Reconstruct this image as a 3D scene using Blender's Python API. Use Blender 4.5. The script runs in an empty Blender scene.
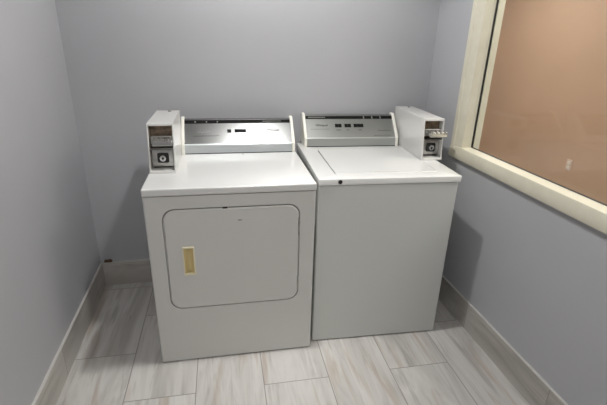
import bpy, bmesh, math
from mathutils import Vector, Matrix
S = bpy.context.scene
C = S.collection
R = math.radians

# ---------------------------------------------------------------- materials
def mat(name, col, rough=.5, metal=0, coat=0, spec=.5, aniso=0):
    m = bpy.data.materials.new(name); m.use_nodes = True
    b = m.node_tree.nodes['Principled BSDF']
    b.inputs['Base Color'].default_value = (*col, 1)
    b.inputs['Roughness'].default_value = rough
    b.inputs['Metallic'].default_value = metal
    b.inputs['Coat Weight'].default_value = coat
    b.inputs['Coat Roughness'].default_value = .15
    b.inputs['Specular IOR Level'].default_value = spec
    b.inputs['Anisotropic'].default_value = aniso
    return m
def nodes(m): return m.node_tree.nodes, m.node_tree.links, m.node_tree.nodes['Principled BSDF']
def bump(m, scale, strength, dist=.001, stretch=(1, 1, 1)):
    n, l, b = nodes(m)
    tc = n.new('ShaderNodeTexCoord'); mp = n.new('ShaderNodeMapping')
    mp.inputs['Scale'].default_value = stretch
    no = n.new('ShaderNodeTexNoise'); no.inputs['Scale'].default_value = scale
    no.inputs['Detail'].default_value = 3
    bp = n.new('ShaderNodeBump'); bp.inputs['Strength'].default_value = strength
    bp.inputs['Distance'].default_value = dist
    l.new(tc.outputs['Object'], mp.inputs[0]); l.new(mp.outputs[0], no.inputs['Vector'])
    l.new(no.outputs['Fac'], bp.inputs['Height']); l.new(bp.outputs[0], b.inputs['Normal'])
    return m
def mottle(m, c1, c2, scale, stretch=(1, 1, 1), detail=3, lo=.3, hi=.7):
    n, l, b = nodes(m)
    tc = n.new('ShaderNodeTexCoord'); mp = n.new('ShaderNodeMapping')
    mp.inputs['Scale'].default_value = stretch
    no = n.new('ShaderNodeTexNoise'); no.inputs['Scale'].default_value = scale
    no.inputs['Detail'].default_value = detail
    rp = n.new('ShaderNodeValToRGB')
    rp.color_ramp.elements[0].position = lo; rp.color_ramp.elements[1].position = hi
    rp.color_ramp.elements[0].color = (*c1, 1); rp.color_ramp.elements[1].color = (*c2, 1)
    l.new(tc.outputs['Object'], mp.inputs[0]); l.new(mp.outputs[0], no.inputs['Vector'])
    l.new(no.outputs['Fac'], rp.inputs[0]); l.new(rp.outputs[0], b.inputs['Base Color'])
    return m

M = {}
M['wall'] = bump(mottle(mat('wall_paint', (.4, .4, .42), .55), (.405, .408, .430), (.42, .423, .445), 3), 160, .12)
M['ceiling'] = mat('ceiling_paint', (.75, .75, .73), .8)
M['brown'] = mottle(mat('brown_paint', (.42, .29, .2), .6), (.41, .285, .20), (.44, .305, .215), 2)
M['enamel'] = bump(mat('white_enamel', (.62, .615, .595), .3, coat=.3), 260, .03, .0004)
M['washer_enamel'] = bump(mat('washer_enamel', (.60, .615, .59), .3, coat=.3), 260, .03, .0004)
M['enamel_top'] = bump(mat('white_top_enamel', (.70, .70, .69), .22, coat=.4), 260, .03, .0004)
M['plastic'] = mat('cream_plastic', (.80, .79, .72), .4)
M['bracket'] = mat('cream_bracket', (.70, .68, .60), .45)
M['black'] = mat('black_gloss', (.008, .008, .008), .6, spec=.1)
M['rubber'] = mat('black_rubber', (.02, .02, .02), .7)
M['print'] = mat('grey_print', (.03, .03, .03), .6, spec=.2)
M['faintprint'] = mat('faint_print', (.30, .30, .30), .5)
M['paleprint'] = mat('pale_print', (.24, .24, .23), .6, spec=.2)
M['steel'] = bump(mat('brushed_steel', (.33, .335, .335), .24, 1), 90, .05, .0004, (.3, 12, 12))
M['steel_dark'] = bump(mat('brushed_steel_dull', (.28, .285, .275), .42, 1), 90, .08, .0004, (.3, 12, 12))
M['steel_lid_lit'] = mat('lid_lit_steel', (.66, .70, .71), .35, .75)  # console steel paled to carry the white lid's reflection
M['steel_dull_lid_lit'] = mat('lid_lit_dull_steel', (.46, .48, .465), .4, .8)  # duller console steel, lightened for the lid's reflection too
M['chrome'] = mat('chrome', (.72, .72, .70), .14, 1)
M['dullsteel'] = mottle(mat('dull_steel', (.5, .5, .5), .38, 1), (.36, .35, .34), (.58, .58, .56), 40)
M['brown_reflect'] = mottle(mat('reflected_brown_metal', (.30, .22, .15), .45, .7), (.16, .12, .09), (.36, .27, .19), 45)  # metal browned to carry the brown room's reflection and the bay's shade
M['gold'] = mat('gold_plastic', (.68, .56, .29), .35, .2)
M['goldrim'] = mat('pale_gold_rim', (.76, .70, .52), .35, .05)
M['trim'] = mottle(mat('cream_trim_paint', (.62, .59, .48), .4, coat=.15), (.60, .57, .46), (.65, .62, .51), 12, (1, 1, 1))
M['gasket'] = mat('black_gasket', (.015, .015, .014), .6)
M['alu'] = mat('aluminium_edge', (.72, .71, .68), .38, .4)
M['scrap'] = mat('brown_scrap', (.11, .065, .04), .7)
M['plate'] = mat('pale_plate', (.54, .43, .36), .4)
M['lampwhite'] = mat('lamp_trim', (.8, .8, .8), .4)

g = bpy.data.materials.new('window_glass'); g.use_nodes = True
n, l = g.node_tree.nodes, g.node_tree.links
n.remove(n['Principled BSDF'])
tr = n.new('ShaderNodeBsdfTransparent'); tr.inputs[0].default_value = (.94, .95, .94, 1)
gl = n.new('ShaderNodeBsdfGlossy'); gl.inputs['Roughness'].default_value = .02
lw = n.new('ShaderNodeLayerWeight'); lw.inputs['Blend'].default_value = .5
pw = n.new('ShaderNodeMath'); pw.operation = 'POWER'; l.new(lw.outputs['Facing'], pw.inputs[0]); pw.inputs[1].default_value = 5
fr = n.new('ShaderNodeMath'); fr.operation = 'MULTIPLY_ADD'; l.new(pw.outputs[0], fr.inputs[0]); fr.inputs[1].default_value = .7; fr.inputs[2].default_value = .025
mx = n.new('ShaderNodeMixShader')
l.new(fr.outputs[0], mx.inputs[0]); l.new(tr.outputs[0], mx.inputs[1]); l.new(gl.outputs[0], mx.inputs[2])
l.new(mx.outputs[0], n['Material Output'].inputs[0]); M['glass'] = g

def emit(name, col, s):
    m = bpy.data.materials.new(name); m.use_nodes = True
    b = m.node_tree.nodes['Principled BSDF']
    b.inputs['Base Color'].default_value = (.9, .9, .9, 1)
    b.inputs['Emission Color'].default_value = (*col, 1); b.inputs['Emission Strength'].default_value = s
    return m
M['diffuser'] = emit('lamp_diffuser', (1, .97, .92), 6)

def tile_material(name, mode):
    """Veined porcelain planks 0.305 x 0.61 m in half bond ('floor'), or the same tile cut into a skirting ('skirt_x' / 'skirt_y' run)."""
    m = mat(name, (.5, .5, .48), .38, coat=0); n, l, b = nodes(m)
    tc = n.new('ShaderNodeTexCoord'); sp = n.new('ShaderNodeSeparateXYZ'); l.new(tc.outputs['Object'], sp.inputs[0])
    def mth(op, a, c=None, d=None):
        k = n.new('ShaderNodeMath'); k.operation = op
        for i, v in enumerate((a, c, d)):
            if v is None: continue
            if isinstance(v, (int, float)): k.inputs[i].default_value = v
            else: l.new(v, k.inputs[i])
        return k.outputs[0]
    X, Y, Z = sp.outputs
    if mode == 'floor':
        U = mth('SUBTRACT', X, mth('MULTIPLY', mth('ADD', Y, .8), .017))
        V = mth('ADD', Y, mth('MULTIPLY', X, .017))
        u = mth('DIVIDE', mth('SUBTRACT', U, .293 - .307 * 9), .307)
        col = mth('FLOOR', u); fu = mth('SUBTRACT', u, col)
        odd = mth('MODULO', col, 2)                      # column 0 (x .0-.29) is k=8 -> even
        v = mth('DIVIDE', mth('ADD', mth('ADD', V, .677 + .614 * 9), mth('MULTIPLY', odd, .305)), .614)
        row = mth('FLOOR', v); fv = mth('SUBTRACT', v, row)
        gu = mth('MULTIPLY', mth('MINIMUM', fu, mth('SUBTRACT', 1, fu)), .307)
        gv = mth('MULTIPLY', mth('MINIMUM', fv, mth('SUBTRACT', 1, fv)), .614)
        d = mth('MINIMUM', gu, gv)
        along, across, third = V, U, 0.0
    else:
        run = X if mode == 'skirt_x' else Y
        u = mth('DIVIDE', mth('ADD', run, 6.27), .61)
        col = mth('FLOOR', u); fu = mth('SUBTRACT', u, col); row = 3.0
        d = mth('MULTIPLY', mth('MINIMUM', fu, mth('SUBTRACT', 1, fu)), .61)
        along, across, third = run, Z, 0.0
    wn = n.new('ShaderNodeTexWhiteNoise'); wn.noise_dimensions = '2D'
    cv = n.new('ShaderNodeCombineXYZ')
    for i, s in enumerate((col, row)):
        if isinstance(s, float): cv.inputs[i].default_value = s
        else: l.new(s, cv.inputs[i])
    l.new(cv.outputs[0], wn.inputs['Vector'])
    rnd = wn.outputs['Value']
    def noise(sa, sc, off, detail, rough=.5, dist=0):
        cc = n.new('ShaderNodeCombineXYZ')
        l.new(mth('MULTIPLY', across, sc), cc.inputs[0]); l.new(mth('MULTIPLY', along, sa), cc.inputs[1])
        l.new(mth('ADD', mth('MULTIPLY', rnd, 37), off), cc.inputs[2])
        no = n.new('ShaderNodeTexNoise'); no.inputs['Scale'].default_value = 1
        no.inputs['Detail'].default_value = detail; no.inputs['Roughness'].default_value = rough
        no.inputs['Distortion'].default_value = dist
        l.new(cc.outputs[0], no.inputs['Vector']); return no.outputs['Fac']
    def ramp(fac, stops):
        r = n.new('ShaderNodeValToRGB'); e = r.color_ramp.elements
        while len(e) < len(stops): e.new(.5)
        for k, (p, c) in zip(e, stops): k.position = p; k.color = (*c, 1)
        l.new(fac, r.inputs[0]); return r.outputs[0]
    def mix(f, a, c, typ='MIX'):
        k = n.new('ShaderNodeMix'); k.data_type = 'RGBA'; k.blend_type = typ
        if isinstance(f, (int, float)): k.inputs[0].default_value = f
        else: l.new(f, k.inputs[0])
        for i, v in ((6, a), (7, c)):
            if isinstance(v, tuple): k.inputs[i].default_value = (*v, 1)
            else: l.new(v, k.inputs[i])
        return k.outputs[2]
    broad = noise(1.2, 9, 0, 3, .55, .9)
    fine = noise(2.2, 38, 9, 4, .6, 1.2)
    brown = noise(1.4, 14, 21, 3, .5, .9)
    if mode == 'floor':
        base = ramp(broad, [(.27, (.36, .345, .33)), (.42, (.52, .505, .485)), (.56, (.60, .585, .565)), (.72, (.43, .415, .395))])
        bc, bs = (.43, .37, .32), .75
    else:
        base = ramp(broad, [(.28, (.33, .31, .285)), (.45, (.43, .41, .38)), (.62, (.51, .49, .46)), (.75, (.37, .35, .325))])
        bc, bs = (.36, .305, .26), .7
    br = ramp(brown, [(.55, (0, 0, 0)), (.68, (1, 1, 1))])
    k = mth('MULTIPLY', br, bs)
    c1 = mix(k, base, bc)
    fl = ramp(fine, [(.30, (.62, .60, .58)), (.46, (1, 1, 1)), (.7, (1.0, 1.0, 1.0))])
    c2 = mix(.6, c1, fl, 'MULTIPLY')
    tone = mth('ADD', mth('MULTIPLY', rnd, .12), .93)
    cc = n.new('ShaderNodeCombineColor')
    for i in range(3): l.new(tone, cc.inputs[i])
    c3 = mix(1.0, c2, cc.outputs[0], 'MULTIPLY')
    gm = n.new('ShaderNodeMapRange'); gm.inputs['From Min'].default_value = .0012; gm.inputs['From Max'].default_value = .0028
    l.new(d, gm.inputs['Value'])
    c4 = mix(gm.outputs[0], (.27, .25, .23), c3)
    l.new(c4, b.inputs['Base Color'])
    bp = n.new('ShaderNodeBump'); bp.inputs['Strength'].default_value = .4; bp.inputs['Distance'].default_value = .001
    l.new(gm.outputs[0], bp.inputs['Height']); l.new(bp.outputs[0], b.inputs['Normal'])
    return m
M['tile'] = tile_material('veined_floor_tile', 'floor')
M['skirt_x'] = tile_material('veined_skirting_tile_back', 'skirt_x')
M['skirt_y'] = tile_material('veined_skirting_tile_side', 'skirt_y')

# ---------------------------------------------------------------- mesh helpers
def obj(name, bm, m, parent=None, loc=(0, 0, 0), rotz=0, smooth=True, bevel=0):
    bmesh.ops.recalc_face_normals(bm, faces=bm.faces)
    me = bpy.data.meshes.new(name); bm.to_mesh(me); bm.free()
    me.materials.append(M[m] if isinstance(m, str) else m)
    o = bpy.data.objects.new(name, me); C.objects.link(o)
    o.location = loc; o.rotation_euler = (0, 0, rotz)
    if parent: o.parent = parent
    if bevel:
        b = o.modifiers.new('bevel', 'BEVEL'); b.width = bevel; b.segments = 3; b.limit_method = 'ANGLE'; b.angle_limit = R(40)
    if smooth:
        for f in me.polygons: f.use_smooth = True
        if bevel:
            w = o.modifiers.new('wn', 'WEIGHTED_NORMAL'); w.keep_sharp = True
        else:
            me.set_sharp_from_angle(angle=R(35))
    return o
def tag(o, label=None, cat=None, group=None, kind=None):
    if label: o['label'] = label
    if cat: o['category'] = cat
    if group: o['group'] = group
    if kind: o['kind'] = kind
    return o
def thing(name, loc, rotz, label, cat):
    o = bpy.data.objects.new(name, None); C.objects.link(o); o.empty_display_size = .1
    o.location = loc; o.rotation_euler = (0, 0, rotz); return tag(o, label, cat)
def add_box(bm, x0, x1, y0, y1, z0, z1):
    vs = [bm.verts.new((x, y, z)) for x in (x0, x1) for y in (y0, y1) for z in (z0, z1)]
    for q in ((0, 1, 3, 2), (4, 6, 7, 5), (0, 4, 5, 1), (2, 3, 7, 6), (0, 2, 6, 4), (1, 5, 7, 3)):
        bm.faces.new([vs[i] for i in q])
    return bm
def box(*a): return add_box(bmesh.new(), *a)
def rrect(x0, x1, z0, z1, r, n=6):
    """rounded rectangle loop, always 4*(n+1) points, counter-clockwise from lower right corner"""
    out = []
    for cx, cz, a0 in ((x1 - r, z0 + r, -90), (x1 - r, z1 - r, 0), (x0 + r, z1 - r, 90), (x0 + r, z0 + r, 180)):
        for i in range(n + 1):
            a = R(a0 + 90 * i / n); out.append((cx + r * math.cos(a), cz + r * math.sin(a)))
    return out
def loop(bm, pts, f): return [bm.verts.new(f(a, b)) for a, b in pts]
def bridge(bm, A, B):
    k = len(A)
    for i in range(k):
        bm.faces.new((A[i], A[(i + 1) % k], B[(i + 1) % k], B[i]))
def stack(bm, loops, cap0=True, cap1=True):
    for A, B in zip(loops, loops[1:]): bridge(bm, A, B)
    if cap0: bm.faces.new(loops[0][::-1])
    if cap1: bm.faces.new(loops[-1])
    return bm
FR = lambda y: (lambda a, b: (a, y, b))          # loop lying in a front plane at depth y
TP = lambda z: (lambda a, b: (a, b, z))          # loop lying in a level plane at height z
def panel(x0, x1, z0, z1, r, y0, y1, e):
    """rounded plate with a softened front edge, front at y0, back at y1"""
    bm = bmesh.new()
    L = [loop(bm, rrect(x0, x1, z0, z1, r), FR(y1)), loop(bm, rrect(x0, x1, z0, z1, r), FR(y0 + e)),
         loop(bm, rrect(x0 + e * .3, x1 - e * .3, z0 + e * .3, z1 - e * .3, r), FR(y0 + e * .3)),
         loop(bm, rrect(x0 + e, x1 - e, z0 + e, z1 - e, r), FR(y0))]
    return stack(bm, L)
def prism_x(bm, prof, x0, x1):
    """profile of (y,z) points extruded along x"""
    A = [bm.verts.new((x0, y, z)) for y, z in prof]; B = [bm.verts.new((x1, y, z)) for y, z in prof]
    return stack(bm, [A, B])
def cyl(bm, c, axis, r0, r1, h, n=20):
    axis = Vector(axis).normalized(); t = axis.orthogonal().normalized(); s = axis.cross(t); c = Vector(c)
    A = [bm.verts.new(c + (t * math.cos(6.28319 * i / n) + s * math.sin(6.28319 * i / n)) * r0) for i in range(n)]
    B = [bm.verts.new(c + axis * h + (t * math.cos(6.28319 * i / n) + s * math.sin(6.28319 * i / n)) * r1) for i in range(n)]
    return stack(bm, [A, B])
def structure(name, bm, m, parent=None, **k):
    o = obj(name, bm, m, parent, **k)
    if not parent: o['kind'] = 'structure'
    return o

# ---------------------------------------------------------------- room shell
XR, YB, H = 2.065, -3.9, 2.44          # right wall, wall behind the viewer, ceiling
T = .15; TR = .085          # TR: the partition that holds the window
structure('floor', box(-T, XR + TR, YB - T, T, -.08, 0), 'tile')
structure('ceiling', box(-T, XR + TR, YB - T, T, H, H + .08), 'ceiling')
structure('wall_left', box(-T, 0, YB, 0, 0, H), 'wall')
structure('wall_back', box(-T, XR + TR, 0, T, 0, H), 'wall')
structure('wall_front', box(-T, XR + TR, YB - T, YB, 0, H), 'wall')
WY0, WY1, WZ0, WZ1 = -2.61, -.462, .945, 2.13          # rough opening of the window
bm = bmesh.new()
A = loop(bm, [(0, 0), (YB, 0), (YB, H), (0, H)], lambda a, b: (XR, a, b))
B = loop(bm, [(WY1, WZ0), (WY0, WZ0), (WY0, WZ1), (WY1, WZ1)], lambda a, b: (XR, a, b))
A2 = loop(bm, [(0, 0), (YB, 0), (YB, H), (0, H)], lambda a, b: (XR + TR, a, b))
B2 = loop(bm, [(WY1, WZ0), (WY0, WZ0), (WY0, WZ1), (WY1, WZ1)], lambda a, b: (XR + TR, a, b))
bridge(bm, A, B); bridge(bm, B, B2); bridge(bm, B2, A2); bridge(bm, A2, A)
structure('wall_right', bm, 'wall')

# skirting: a strip of the floor tile with a thin metal edge on top
HB = .163
def skirting(name, x0, x1, y0, y1, m, edge):
    s = structure(name, box(x0, x1, y0, y1, 0, HB - .004), m)
    obj('metal_edge', box(*edge, HB - .004, HB), 'alu', s)
    return s
skirting('baseboard_left', 0, .011, YB, 0, 'skirt_y', (0, .012, YB, 0))
skirting('baseboard_back', .011, XR - .011, -.011, 0, 'skirt_x', (.012, XR - .012, -.012, 0))
skirting('baseboard_right', XR - .011, XR, YB, 0, 'skirt_y', (XR - .012, XR, YB, 0))

# window in the right wall
win = bpy.data.objects.new('window_1', None); C.objects.link(win); win['kind'] = 'structure'
IY0, IY1, IZ0, IZ1 = -2.60, -.470, .957, 2.12          # clear opening inside the jambs
GX = 2.1135
def frame_ring(bm, prof, y0, y1, z0, z1):
    """mitred moulding round the opening; prof = (x, offset outwards)"""
    L = []
    for x, o in prof:
        L.append(loop(bm, [(y1 + o, z0 - o * .62), (y0 - o, z0 - o * .62), (y0 - o, z1 + o), (y1 + o, z1 + o)], lambda a, b, x=x: (x, a, b)))
    for A, B in zip(L, L[1:] + L[:1]): bridge(bm, A, B)
fb = bmesh.new()
frame_ring(fb, [(XR, .096), (XR - .017, .096), (XR - .021, .092), (XR - .021, .066), (XR - .016, .060), (XR - .013, .020),
                (XR - .009, .010), (XR - .009, 0), (GX - .012, 0), (GX - .012, -.003), (GX - .004, -.003), (GX - .004, .006), (XR + .001, .006)], IY0, IY1, IZ0, IZ1)
obj('window_frame', fb, 'trim', win)
sb = bmesh.new()
prism = [(XR - .026, .905), (XR - .022, .945), (XR - .016, .957), (GX - .012, .958), (GX - .012, .947), (XR + .001, .947), (XR + .001, .893), (XR - .022, .893)]
A = [sb.verts.new((x, IY1 + .096, z)) for x, z in prism]; B = [sb.verts.new((x, IY0 - .104, z)) for x, z in prism]
# the sill's front board runs the full casing width, its shelf only between the jambs
for v in A:
    if v.co.x > XR: v.co.y = IY1
for v in B:
    if v.co.x > XR: v.co.y = IY0
stack(sb, [A, B]); obj('window_sill', sb, 'trim', win)
gk = bmesh.new()
frame_ring(gk, [(GX - .004, -.002), (GX - .004, -.0055), (GX + .006, -.0055), (GX + .006, -.002)], IY0, IY1, IZ0 + .001, IZ1)
obj('gasket', gk, 'gasket', win)
obj('window_pane', box(GX, GX + .005, IY0 + .003, IY1 - .003, IZ0 + .003, IZ1 - .003), 'glass', win, smooth=False)
jb = bmesh.new()
add_box(jb, GX + .006, XR + TR + .003, IY1 - .012, IY1 + .02, IZ0 - .03, IZ1 + .03)
add_box(jb, GX + .006, XR + TR + .003, IY0 - .02, IY0 + .012, IZ0 - .03, IZ1 + .03)
obj('far_jamb', jb, 'trim', win)

# the brown room seen through the window
BX = 4.2
structure('wall_beyond', box(BX, BX + T, -4.2, 3.6, 0, H), 'brown')
structure('wall_beyond_left', box(XR + TR, BX, 3.5, 3.6, 0, H), 'brown')
structure('wall_beyond_right', box(XR + TR, BX, -4.3, -4.2, 0, H), 'brown')
structure('wall_beyond_near', box(XR + TR - .05, XR + TR, T, 3.5, 0, H), 'brown')
structure('floor_beyond', box(XR + TR, BX, -4.2, 3.5, -.08, 0), 'tile')
structure('ceiling_beyond', box(XR + TR, BX, -4.3, 3.6, H, H + .08), 'ceiling')
op = thing('outlet_plate', (BX, .93, .374), R(-90), 'small pale outlet plate low on the brown wall seen through the window', 'outlet')
obj('cover_plate', panel(-.035, .035, -.057, .057, .006, -.006, 0, .003), 'plate', op)
for dz in (-.022, .022):
    s = obj('socket', panel(-.016, .016, dz - .014, dz + .014, .008, -.009, -.005, .001), 'bracket', op)
    b = bmesh.new(); add_box(b, -.007, -.005, -.0095, -.0085, dz - .003, dz + .006); add_box(b, .005, .007, -.0095, -.0085, dz - .003, dz + .006)
    obj('slots', b, 'rubber', s, smooth=False)

# brown scrap lying on the skirting in the back left corner
sc = bmesh.new()
pts = [(0, 0), (.046, 0), (.052, .012), (.042, .024), (.022, .019), (.006, .022)]
stack(sc, [[sc.verts.new((x, -.011, z)) for x, z in pts], [sc.verts.new((x * .94 + .001, -.003, z * .9)) for x, z in pts]])
tag(obj('brown_scrap', sc, 'scrap', None, (.022, 0, HB), bevel=.0015), 'small brown scrap lying on the baseboard top in the back left corner', 'scrap')

# ---------------------------------------------------------------- shared appliance pieces
def cabinet(parent, m, w, d, z0, z1, hole=None, r=.010):
    """folded sheet cabinet with rounded upright corners, optional door recess in the front"""
    bm = bmesh.new(); n = 4
    body = rrect(0, w, 0, d, r, n)
    if hole is None:
        stack(bm, [loop(bm, body, TP(z0)), loop(bm, body, TP(z1))])
    else:
        A, B = loop(bm, body, TP(z0)), loop(bm, body, TP(z1))
        k = len(A)
        # the flat front is the segment that joins the last and the first loop point
        for i in range(k - 1): bm.faces.new((A[i], A[i + 1], B[i + 1], B[i]))
        bm.faces.new(A[::-1]); bm.faces.new(B)
        hl = rrect(*hole[:4], hole[4], 6)
        O = loop(bm, hl, FR(0)); I1 = loop(bm, [(x, z) for x, z in hl], FR(.016))
        bridge(bm, O, I1); bm.faces.new(I1)
        # front sheet between cabinet edges and the recess: corner order lower right, upper right, upper left, lower left
        LR, LL, UR, UL = A[0], A[-1], B[0], B[-1]
        seg = len(O) // 4
        for c, q in enumerate((LR, UR, UL, LL)):
            for i in range(seg - 1): bm.faces.new((O[c * seg + i], O[c * seg + i + 1], q))
        for c, (q, q2) in enumerate(((LR, UR), (UR, UL), (UL, LL), (LL, LR))):
            bm.faces.new((O[c * seg + seg - 1], O[((c + 1) * seg) % len(O)], q2, q))
    return obj('cabinet', bm, m, parent)
def feet(parent, w, d, z):
    for x in (.05, w - .05):
        for y in (.06, d - .06):
            b = bmesh.new(); cyl(b, (x, y, 0), (0, 0, 1), .022, .018, z + .004); obj('levelling_foot', b, 'rubber', parent)

# console profile (y from console front foot, z above machine top)
CP = [(0, 0), (.004, .046), (.009, .052), (.098, .146), (.1135, .1615), (.118, .165), (.135, .165), (.150, .155), (.158, .03), (.158, 0)]
def face_pt(t, off=0.0):
    """point on the sloped face, t 0 (bottom) .. 1 (top), lifted off along its normal"""
    a, b = Vector((.009, .052)), Vector((.1135, .1615)); p = a.lerp(b, t); d = (b - a).normalized()
    return p + Vector((-d.y, d.x)) * off
FN = (Vector((.1135, .1615)) - Vector((.009, .052))).normalized()
def face_plate(bm, x0, x1, t0, t1, h0, h1):
    """thin raised plate on the sloped face"""
    P = [face_pt(t0, h0), face_pt(t1, h0), face_pt(t1, h1), face_pt(t0, h1)]
    return prism_x(bm, [(p.x, p.y) for p in P], x0, x1)
def offset_face(o, y, z): o.location = (0, y, z); return o
def mark(parent, name, x0, x1, t0, t1, m='print', h=.0005, h0=.0001):
    b = bmesh.new(); face_plate(b, x0, x1, t0, t1, h0, h); return obj(name, b, m, parent, smooth=False)
def scribble(parent, x0, x1, t):
    # one faint unreadable handwritten-looking stroke
    b = bmesh.new(); n = 60; A = []; B = []
    for i in range(n + 1):
        u = i / n; tt = t + .085 * math.sin(u * 34) * (1 - .4 * u) + .02 * math.sin(u * 11); x = x0 + (x1 - x0) * u + .004 * math.sin(u * 34 + 1.2)
        p, q = face_pt(tt, .0004), face_pt(tt + .030, .0004)
        A.append(b.verts.new((x, p.x, p.y))); B.append(b.verts.new((x, q.x, q.y)))
    for i in range(n): b.faces.new((A[i], A[i + 1], B[i + 1], B[i]))
    return obj('printed_script', b, 'faintprint', parent, smooth=False)
def emblem(parent, x, t, r):
    b = bmesh.new(); swirl(b, x, t, r); return obj('emblem_ring', b, 'print', parent, smooth=False)
def text_on_face(name, body, x, t, size, parent, m, y=0, z=0):
    cu = bpy.data.curves.new('tmp_text', 'FONT'); cu.body = body; cu.size = size; cu.extrude = .0002; cu.offset = .0005; cu.shear = .1
    to = bpy.data.objects.new('tmp_text', cu); C.objects.link(to)
    bpy.context.view_layer.update()
    me = bpy.data.meshes.new_from_object(to.evaluated_get(bpy.context.evaluated_depsgraph_get()))
    bpy.data.objects.remove(to); bpy.data.curves.remove(cu)
    me.materials.clear(); me.materials.append(M[m])
    p = face_pt(t, .0006)
    o = bpy.data.objects.new(name, me); C.objects.link(o); o.parent = parent
    ang = math.atan2(FN.y, FN.x)
    o.location = (x, y + p.x, z + p.y); o.rotation_euler = (ang, 0, 0)
    return o
def swirl(bm, x, t, r):
    """the oval ring that circles the first letter of the maker's name"""
    c = face_pt(t, .0006); n = 24
    def P(a, rr):
        q = Vector((math.cos(a) * rr * 1.15, math.sin(a) * rr * .6)); a2 = R(25)
        q = Vector((q.x * math.cos(a2) - q.y * math.sin(a2), q.x * math.sin(a2) + q.y * math.cos(a2)))
        return (x + q.x, c.x + FN.x * q.y, c.y + FN.y * q.y)
    A = [bm.verts.new(P(6.28319 * i / n, r)) for i in range(n)]; B = [bm.verts.new(P(6.28319 * i / n, r * .88)) for i in range(n)]
    bridge(bm, A, B)

def console(parent, x0, x1, y, z, steel):
    b = bmesh.new(); prism_x(b, CP, x0 + .015, x1 - .015)
    pan = obj('control_panel', b, steel, parent, (0, y, z), bevel=.0012)
    b = bmesh.new(); prism_x(b, [(-.0008, .004), (.0034, .047), (.009, .0526), (.009, .051), (.004, .046), (0, .004)], x0 + .0155, x1 - .0155)  # foot of the panel again, its paler colour standing in for the mirrored lid
    lt = obj('lower_lit_strip', b, 'steel_lid_lit' if steel == 'steel' else 'steel_dull_lid_lit', pan, smooth=False); lt['label'] = 'steel foot strip of the console, lid reflection put into its pale colour'
    b = bmesh.new(); face_plate(b, x0 + .015, x1 - .015, .84, .975, .0002, .0016)
    strip = obj('black_strip', b, 'black', pan)
    for xa, xb in ((x0, x0 + .016), (x1 - .016, x1)):
        b = bmesh.new()
        prof = [(-.005, -.0), (-.002, .048), (.002, .057), (.106, .171), (.114, .176), (.142, .176), (.160, .160), (.166, .03), (.166, 0)]
        prism_x(b, prof, xa, xb); obj('end_cap', b, 'plastic', parent, (0, y, z), bevel=.003)
    # dark joint under the panel, where it meets the top
    b = box(x0 + .0165, x1 - .0165, -.0025, .01, 0, .004); obj('base_gasket', b, 'rubber', parent, (0, y, z), smooth=False)
    return pan, strip

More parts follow.
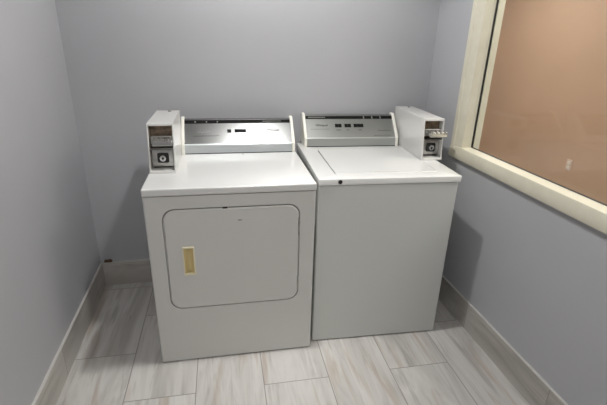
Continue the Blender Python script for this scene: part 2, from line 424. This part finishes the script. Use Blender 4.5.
def coin_box(parent, x0, x1, y0, y1, z, h, reach=0, lean=.03):
    """steel coin meter case: open front with slide above and vault lock below"""
    t = .006; zt = z + h; zc0 = z + .012; zc1 = zt - .012; zm = z + h * .50; dep = .10
    bm = bmesh.new()
    outer = [(x1, z), (x1, zt), (x0, zt), (x0, z)]
    inner = [(x1 - t, zc0), (x1 - t, zc1), (x0 + t, zc1), (x0 + t, zc0)]
    LN = lambda d: (lambda a, b: (a, y0 + d + lean * (b - z) / h, b))
    L = [loop(bm, outer, FR(y1)), loop(bm, outer, LN(0)), loop(bm, inner, LN(0)), loop(bm, inner, LN(dep))]
    stack(bm, L)
    case = obj('coin_box', bm, 'enamel', parent, bevel=.0022); case['label'] = 'white steel coin meter case with open front'
    xm, w = (x0 + x1) / 2, (x1 - x0)
    # shelf between the slide bay and the vault
    obj('shelf', box(x0 + t, x1 - t, y0 + lean * .5 + .004, y0 + lean * .5 + dep - .01, zm - .004, zm), 'dullsteel', case, bevel=.001)
    yb, y0 = y0, y0 + lean * .62
    # back plate of the slide bay, reflected brown and shade put into its colour, with screws
    b = box(x0 + t, x1 - t, y0 + .050, y0 + .056, zm + .002, zc1 - .001)
    cyl(b, (x0 + .022, y0 + .050, zc1 - .018), (0, -1, 0), .004, .004, .003, 10); cyl(b, (x1 - .022, y0 + .050, zc1 - .018), (0, -1, 0), .004, .004, .003, 10)
    add_box(b, x0 + .02, x1 - .02, y0 + .046, y0 + .050, zc1 - .045, zc1 - .028)
    obj('slide_plate', b, 'brown_reflect', case, bevel=.001)
    # the slide: block, slotted tray that is pushed in, its handle bar
    b = bmesh.new(); zs = zm + .030
    add_box(b, x0 + .014, x1 - .010, y0 + .012, y0 + .050, zs - .012, zs + .022)
    add_box(b, x0 + .022, x1 - .012, y0 - .020, y0 + .014, zs - .006, zs + .006)
    sl = obj('coin_slide', b, 'dullsteel', case, bevel=.002); sl['label'] = 'dull metal coin slide'
    b = bmesh.new(); add_box(b, x0 + .024, x1 - .006 + reach, y0 - .034, y0 - .016, zs - .012, zs + .014)
    for k in range(4): add_box(b, x0 + .030 + k * (w - .052 + reach) / 3, x0 + .036 + k * (w - .052 + reach) / 3, y0 - .038, y0 - .012, zs + .004, zs + .022)
    obj('push_bar', b, 'chrome', case, bevel=.0025)
    b = bmesh.new()
    for k in range(4): add_box(b, x0 + .027 + k * (w - .05) / 3, x0 + .0295 + k * (w - .05) / 3, y0 + .0105, y0 + .0125, zs - .004, zs + .018)
    obj('coin_slots', b, 'rubber', case, smooth=False)
    y0 = yb + lean * .25
    # vault door, its square recess and round lock
    vz0, vz1 = zc0 + .010, zm - .010
    obj('vault_door', panel(x0 + t + .004, x1 - t - .004, vz0, vz1, .005, y0 + .030, y0 + .050, .002), 'dullsteel', case)
    zl = (vz0 + vz1) / 2 + .002; xl = xm + .002
    b = bmesh.new(); stack(b, [loop(b, rrect(xl - .026, xl + .026, zl - .024, zl + .024, .008), FR(y0 + .031)), loop(b, rrect(xl - .025, xl + .025, zl - .023, zl + .023, .008), FR(y0 + .026))])
    obj('lock_surround', b, 'rubber', case)
    b = bmesh.new(); cyl(b, (xl, y0 + .027, zl), (0, -1, 0), .017, .014, .012, 24); obj('vault_lock', b, 'chrome', case)
    b = bmesh.new(); cyl(b, (xl, y0 + .0152, zl), (0, -1, 0), .0055, .0055, .0008, 14); add_box(b, xl - .0015, xl + .0015, y0 + .0142, y0 + .0152, zl - .010, zl + .002)
    obj('keyhole', b, 'rubber', case, smooth=False)
    # key barrel on the lid of the case, near the back
    b = bmesh.new(); cyl(b, (xm + .012, y1 - .045, zt), (0, 0, 1), .008, .007, .007, 16); obj('lid_lock', b, 'dullsteel', case)
    return case

# ---------------------------------------------------------------- dryer
DZ = .903
dr = thing('dryer', (.431, -.776, 0), R(-.91), 'white coin dryer on the left with a square front door and gold handle', 'dryer')
W = .737; D = .700
feet(dr, W, D, .012)
cabinet(dr, 'enamel', W, D, .008, .8655, hole=(.0697, .6665, .3065, .809, .053))
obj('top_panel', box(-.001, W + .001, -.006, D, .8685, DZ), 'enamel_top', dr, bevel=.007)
# door, with an opening for the handle cup
HX0, HX1, HZ0, HZ1 = .142, .194, .486, .629
bm = bmesh.new()
o0 = rrect(.0755, .6605, .310, .803, .048); e = .004
oi = rrect(.0755 + e, .6605 - e, .310 + e, .803 - e, .046)
hl = rrect(HX0 + .004, HX1 - .004, HZ0 + .004, HZ1 - .004, .006)
L = [loop(bm, o0, FR(.014)), loop(bm, o0, FR(.001)), loop(bm, oi, FR(-.003)), loop(bm, hl, FR(-.003)), loop(bm, hl, FR(.014))]
for A, B in zip(L, L[1:] + L[:1]): bridge(bm, A, B)
door = obj('door', bm, 'enamel', dr)
# handle: raised pale rim and a curved gold cup behind it
bm = bmesh.new()
L = [loop(bm, rrect(HX0, HX1, HZ0, HZ1, .006), FR(-.003)), loop(bm, rrect(HX0 + .001, HX1 - .001, HZ0 + .001, HZ1 - .001, .006), FR(-.008)),
     loop(bm, rrect(HX0 + .006, HX1 - .006, HZ0 + .008, HZ1 - .008, .004), FR(-.008)), loop(bm, rrect(HX0 + .007, HX1 - .007, HZ0 + .010, HZ1 - .010, .004), FR(.006))]
for A, B in zip(L, L[1:] + L[:1]): bridge(bm, A, B)
hd = obj('handle_rim', bm, 'goldrim', door); hd['label'] = 'pale gold rim of the door handle'
bm = bmesh.new(); rows = []
for i in range(9):
    u = i / 8; x = HX0 + .006 + u * (HX1 - HX0 - .012); y = -.006 + .016 * math.sin(math.pi * u)
    rows.append([bm.verts.new((x, y, HZ0 + .008)), bm.verts.new((x, y, HZ1 - .008)), bm.verts.new((x, .0138, HZ1 - .008)), bm.verts.new((x, .0138, HZ0 + .008))])
stack(bm, rows); hc = obj('handle_cup', bm, 'gold', door); hc['label'] = 'gold recessed cup of the door handle'
# hinges on the right edge of the door
for z0, z1 in ((.653, .743), (.357, .436)):
    b = bmesh.new(); cyl(b, (.6628, -.001, z0), (0, 0, 1), .0034, .0034, z1 - z0, 12)
    for k in (1, 2): cyl(b, (.6628, -.001, z0 + (z1 - z0) * k / 3 - .001), (0, 0, 1), .0042, .0042, .002, 12)
    obj('hinge', b, 'dullsteel', door)
b = bmesh.new(); stack(b, [loop(b, rrect(.389, .407, .742, .749, .003), FR(-.0028)), loop(b, rrect(.389, .407, .742, .749, .003), FR(-.0042))]); obj('badge', b, 'dullsteel', door)
b = box(.325, .345, -.0025, .01, .8025, .8065); obj('door_catch', b, 'rubber', door)
# console
CX0, CX1, CY = .1225, .731, .537
pan, strip = console(dr, CX0, CX1, CY, DZ, 'steel')
mark(pan, 'indicator_window', .365, .386, .45, .575, 'black', .0022)
mark(pan, 'display_window', .405, .466, .45, .575, 'black', .0022)
mark(pan, 'printed_line', .185, .320, .315, .327)
mark(pan, 'printed_line', .565, .670, .345, .358)
scribble(pan, .205, .285, .52)
emblem(pan, .582, .56, .009)
text_on_face('maker_name', 'Whirlpool', .578, .495, .0165, pan, 'print')
for x in (.192, .252, .310): mark(strip, 'strip_mark', x, x + .007, .875, .935, 'paleprint', .0019, .0016)
mark(strip, 'strip_lettering', .560, .665, .90, .922, 'paleprint', .0019, .0016)
coin_box(dr, .007, .122, .206, .605, DZ, .221, lean=.045)
b = box(.440, .445, .50, .535, DZ - .0005, DZ + .0012); obj('lid_reflection_line', b, 'paleprint', dr, smooth=False)  # thin grey mark standing in for a reflection on the dryer top

# ---------------------------------------------------------------- washer
WZ = .905
wa = thing('washing_machine', (1.187, -.747, 0), R(-2.66), 'white top-loading coin washer on the right with a plain front', 'washing machine')
W = .685; D = .700
feet(wa, W, D, .012)
cabinet(wa, 'washer_enamel', W, D, .008, .8725)
# top with the lid's opening
LX0, LX1, LY0, LY1 = .090, .608, .070, .525
bm = bmesh.new(); n = 4
O = rrect(-.001, W + .008, -.007, D, .008, n); e = .004
Oi = rrect(-.001 + e, W + .008 - e, -.007 + e, D - e, .006, n)
hl = rrect(LX0, LX1, LY0, LY1, .012, n)
L = [loop(bm, O, TP(.8765)), loop(bm, O, TP(WZ - e)), loop(bm, rrect(.0002, W + .0068, -.0058, D - .0012, .007, n), TP(WZ - .0012)), loop(bm, Oi, TP(WZ)), loop(bm, hl, TP(WZ)), loop(bm, hl, TP(.885))]
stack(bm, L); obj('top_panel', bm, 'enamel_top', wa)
bm = bmesh.new(); e = .002
lo = (LX0 + .006, LX1 - .0015, LY0 + .0015, LY1 - .004)
L = [loop(bm, rrect(*lo, .010, n), TP(.888)), loop(bm, rrect(*lo, .010, n), TP(WZ - .001)), loop(bm, rrect(lo[0] + e, lo[1] - e, lo[2] + e, lo[3] - e, .009, n), TP(WZ + .001))]
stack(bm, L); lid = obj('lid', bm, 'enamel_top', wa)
b = bmesh.new(); stack(b, [loop(b, rrect(.285, .410, LY0 + .010, LY0 + .017, .003), TP(WZ + .0005)), loop(b, rrect(.286, .409, LY0 + .011, LY0 + .016, .002), TP(WZ + .004))]); obj('lid_lip', b, 'enamel', lid)
b = bmesh.new(); cyl(b, (.099, -.004, .891), (0, -1, 0), .0125, .0115, .004, 24); lk = obj('lid_lock', b, 'dullsteel', wa)
b = bmesh.new(); cyl(b, (.099, -.0075, .891), (0, -1, 0), .0095, .0088, .0015, 20); obj('keyhole', b, 'rubber', lk)
# console
CX0, CX1, CY = .028, .596, .590
pan, strip = console(wa, CX0, CX1, CY, WZ, 'steel_dark')
for x0, k in ((.220, 2), (.278, 2), (.334, 3)):
    for q in range(k):
        w_ = .0185
        mark(pan, 'button', x0 + q * (w_ + .0015), x0 + q * (w_ + .0015) + w_, .46, .60, 'black', .004)
mark(pan, 'printed_line', .070, .185, .375, .386)
for x0, w_ in ((.225, .030), (.286, .016), (.360, .020)): mark(pan, 'printed_caption', x0, x0 + w_, .325, .345)
for x0, x1, t in ((.45, .555, .08), (.48, .56, .30)): mark(pan, 'printed_line', x0, x1, t, t + .012)
emblem(pan, .110, .58, .009)
text_on_face('maker_name', 'Whirlpool', .106, .515, .0165, pan, 'print')
mark(strip, 'strip_lettering', .062, .165, .90, .93, 'paleprint', .0019, .0016)
for x in (.400, .452, .504): mark(strip, 'strip_mark', x, x + .006, .85, .965, 'paleprint', .0019, .0016)
coin_box(wa, .609, .721, .268, .722, WZ, .215, reach=.010)

# ---------------------------------------------------------------- lamps
def downlight(name, x, y, power, col, label, spread=142, size=.12, z=H):
    t = thing(name, (x, y, z), 0, label, 'ceiling light')
    bm = bmesh.new(); n = 32
    prof = [(.10, 0), (.10, -.006), (.085, -.012), (.078, -.010), (.074, 0)]
    L = [[bm.verts.new((r * math.cos(6.28319 * i / n), r * math.sin(6.28319 * i / n), zz)) for i in range(n)] for r, zz in prof]
    for A, B in zip(L, L[1:]): bridge(bm, A, B)
    obj('trim_ring', bm, 'lampwhite', t)
    bm = bmesh.new(); cyl(bm, (0, 0, -.004), (0, 0, 1), .074, .074, .003, 32); obj('diffuser', bm, 'diffuser', t)
    ld = bpy.data.lights.new(name + '_light', 'SPOT'); ld.spot_size = R(spread); ld.spot_blend = .35; ld.shadow_soft_size = size / 2; ld.energy = power; ld.color = col
    lo = bpy.data.objects.new('bulb', ld); C.objects.link(lo); lo.parent = t; lo.location = (0, 0, -.008)
    return t
downlight('downlight', 1.06, -.80, 114, (1, .985, .965), 'round ceiling downlight above the two machines')
downlight('downlight', .75, -2.6, 86, (1, .985, .965), 'round ceiling downlight behind the viewer')
def unseen_soft_panel(x, y, power, col, label):  # unseen; brown-room lamps made broad panels so their shadows stay soft
    t = thing('unseen_soft_panel', (x, y, H), 0, label, 'ceiling light')
    b = bmesh.new(); add_box(b, -.62, .62, -.62, -.60, -.03, 0); add_box(b, -.62, .62, .60, .62, -.03, 0); add_box(b, -.62, -.60, -.60, .60, -.03, 0); add_box(b, .60, .62, -.60, .60, -.03, 0)
    obj('panel_frame', b, 'lampwhite', t); obj('diffuser', box(-.6, .6, -.6, .6, -.012, 0), 'diffuser', t)
    ld = bpy.data.lights.new('panel_light', 'AREA'); ld.shape = 'SQUARE'; ld.size = 1.2; ld.energy = power; ld.color = col
    lo = bpy.data.objects.new('soft_source', ld); C.objects.link(lo); lo.parent = t; lo.location = (0, 0, -.016)
unseen_soft_panel(3.0, 1.45, 19, (1, .95, .87), 'unseen ceiling light, made broad for soft shadows, in the brown room beyond the window')
unseen_soft_panel(3.0, -1.2, 19, (1, .95, .87), 'unseen ceiling light, made broad for soft shadows, in the brown room nearer the viewer')

w = bpy.data.worlds.new('world'); S.world = w; w.use_nodes = True
w.node_tree.nodes['Background'].inputs[0].default_value = (.02, .02, .02, 1)

# ---------------------------------------------------------------- camera
cd = bpy.data.cameras.new('camera'); cam = bpy.data.objects.new('camera', cd); C.objects.link(cam)
cd.sensor_width = 36; cd.sensor_fit = 'HORIZONTAL'; cd.lens = 416.79 * 36 / 607; cd.clip_start = .05
r = Vector((.97918449, -.20135422, .02557759)); u = Vector((.05084394, .36532495, .92949049)); f = Vector((.19650097, .90884221, -.36795817))
mw = Matrix((r, u, -f)).transposed().to_4x4(); mw.translation = Vector((.7458162, -2.47661797, 1.49643071))
cam.matrix_world = mw; S.camera = cam
S.view_settings.view_transform = 'Standard'; S.view_settings.look = 'None'; S.view_settings.exposure = 0; S.view_settings.gamma = 1
S.view_settings.use_curve_mapping = False
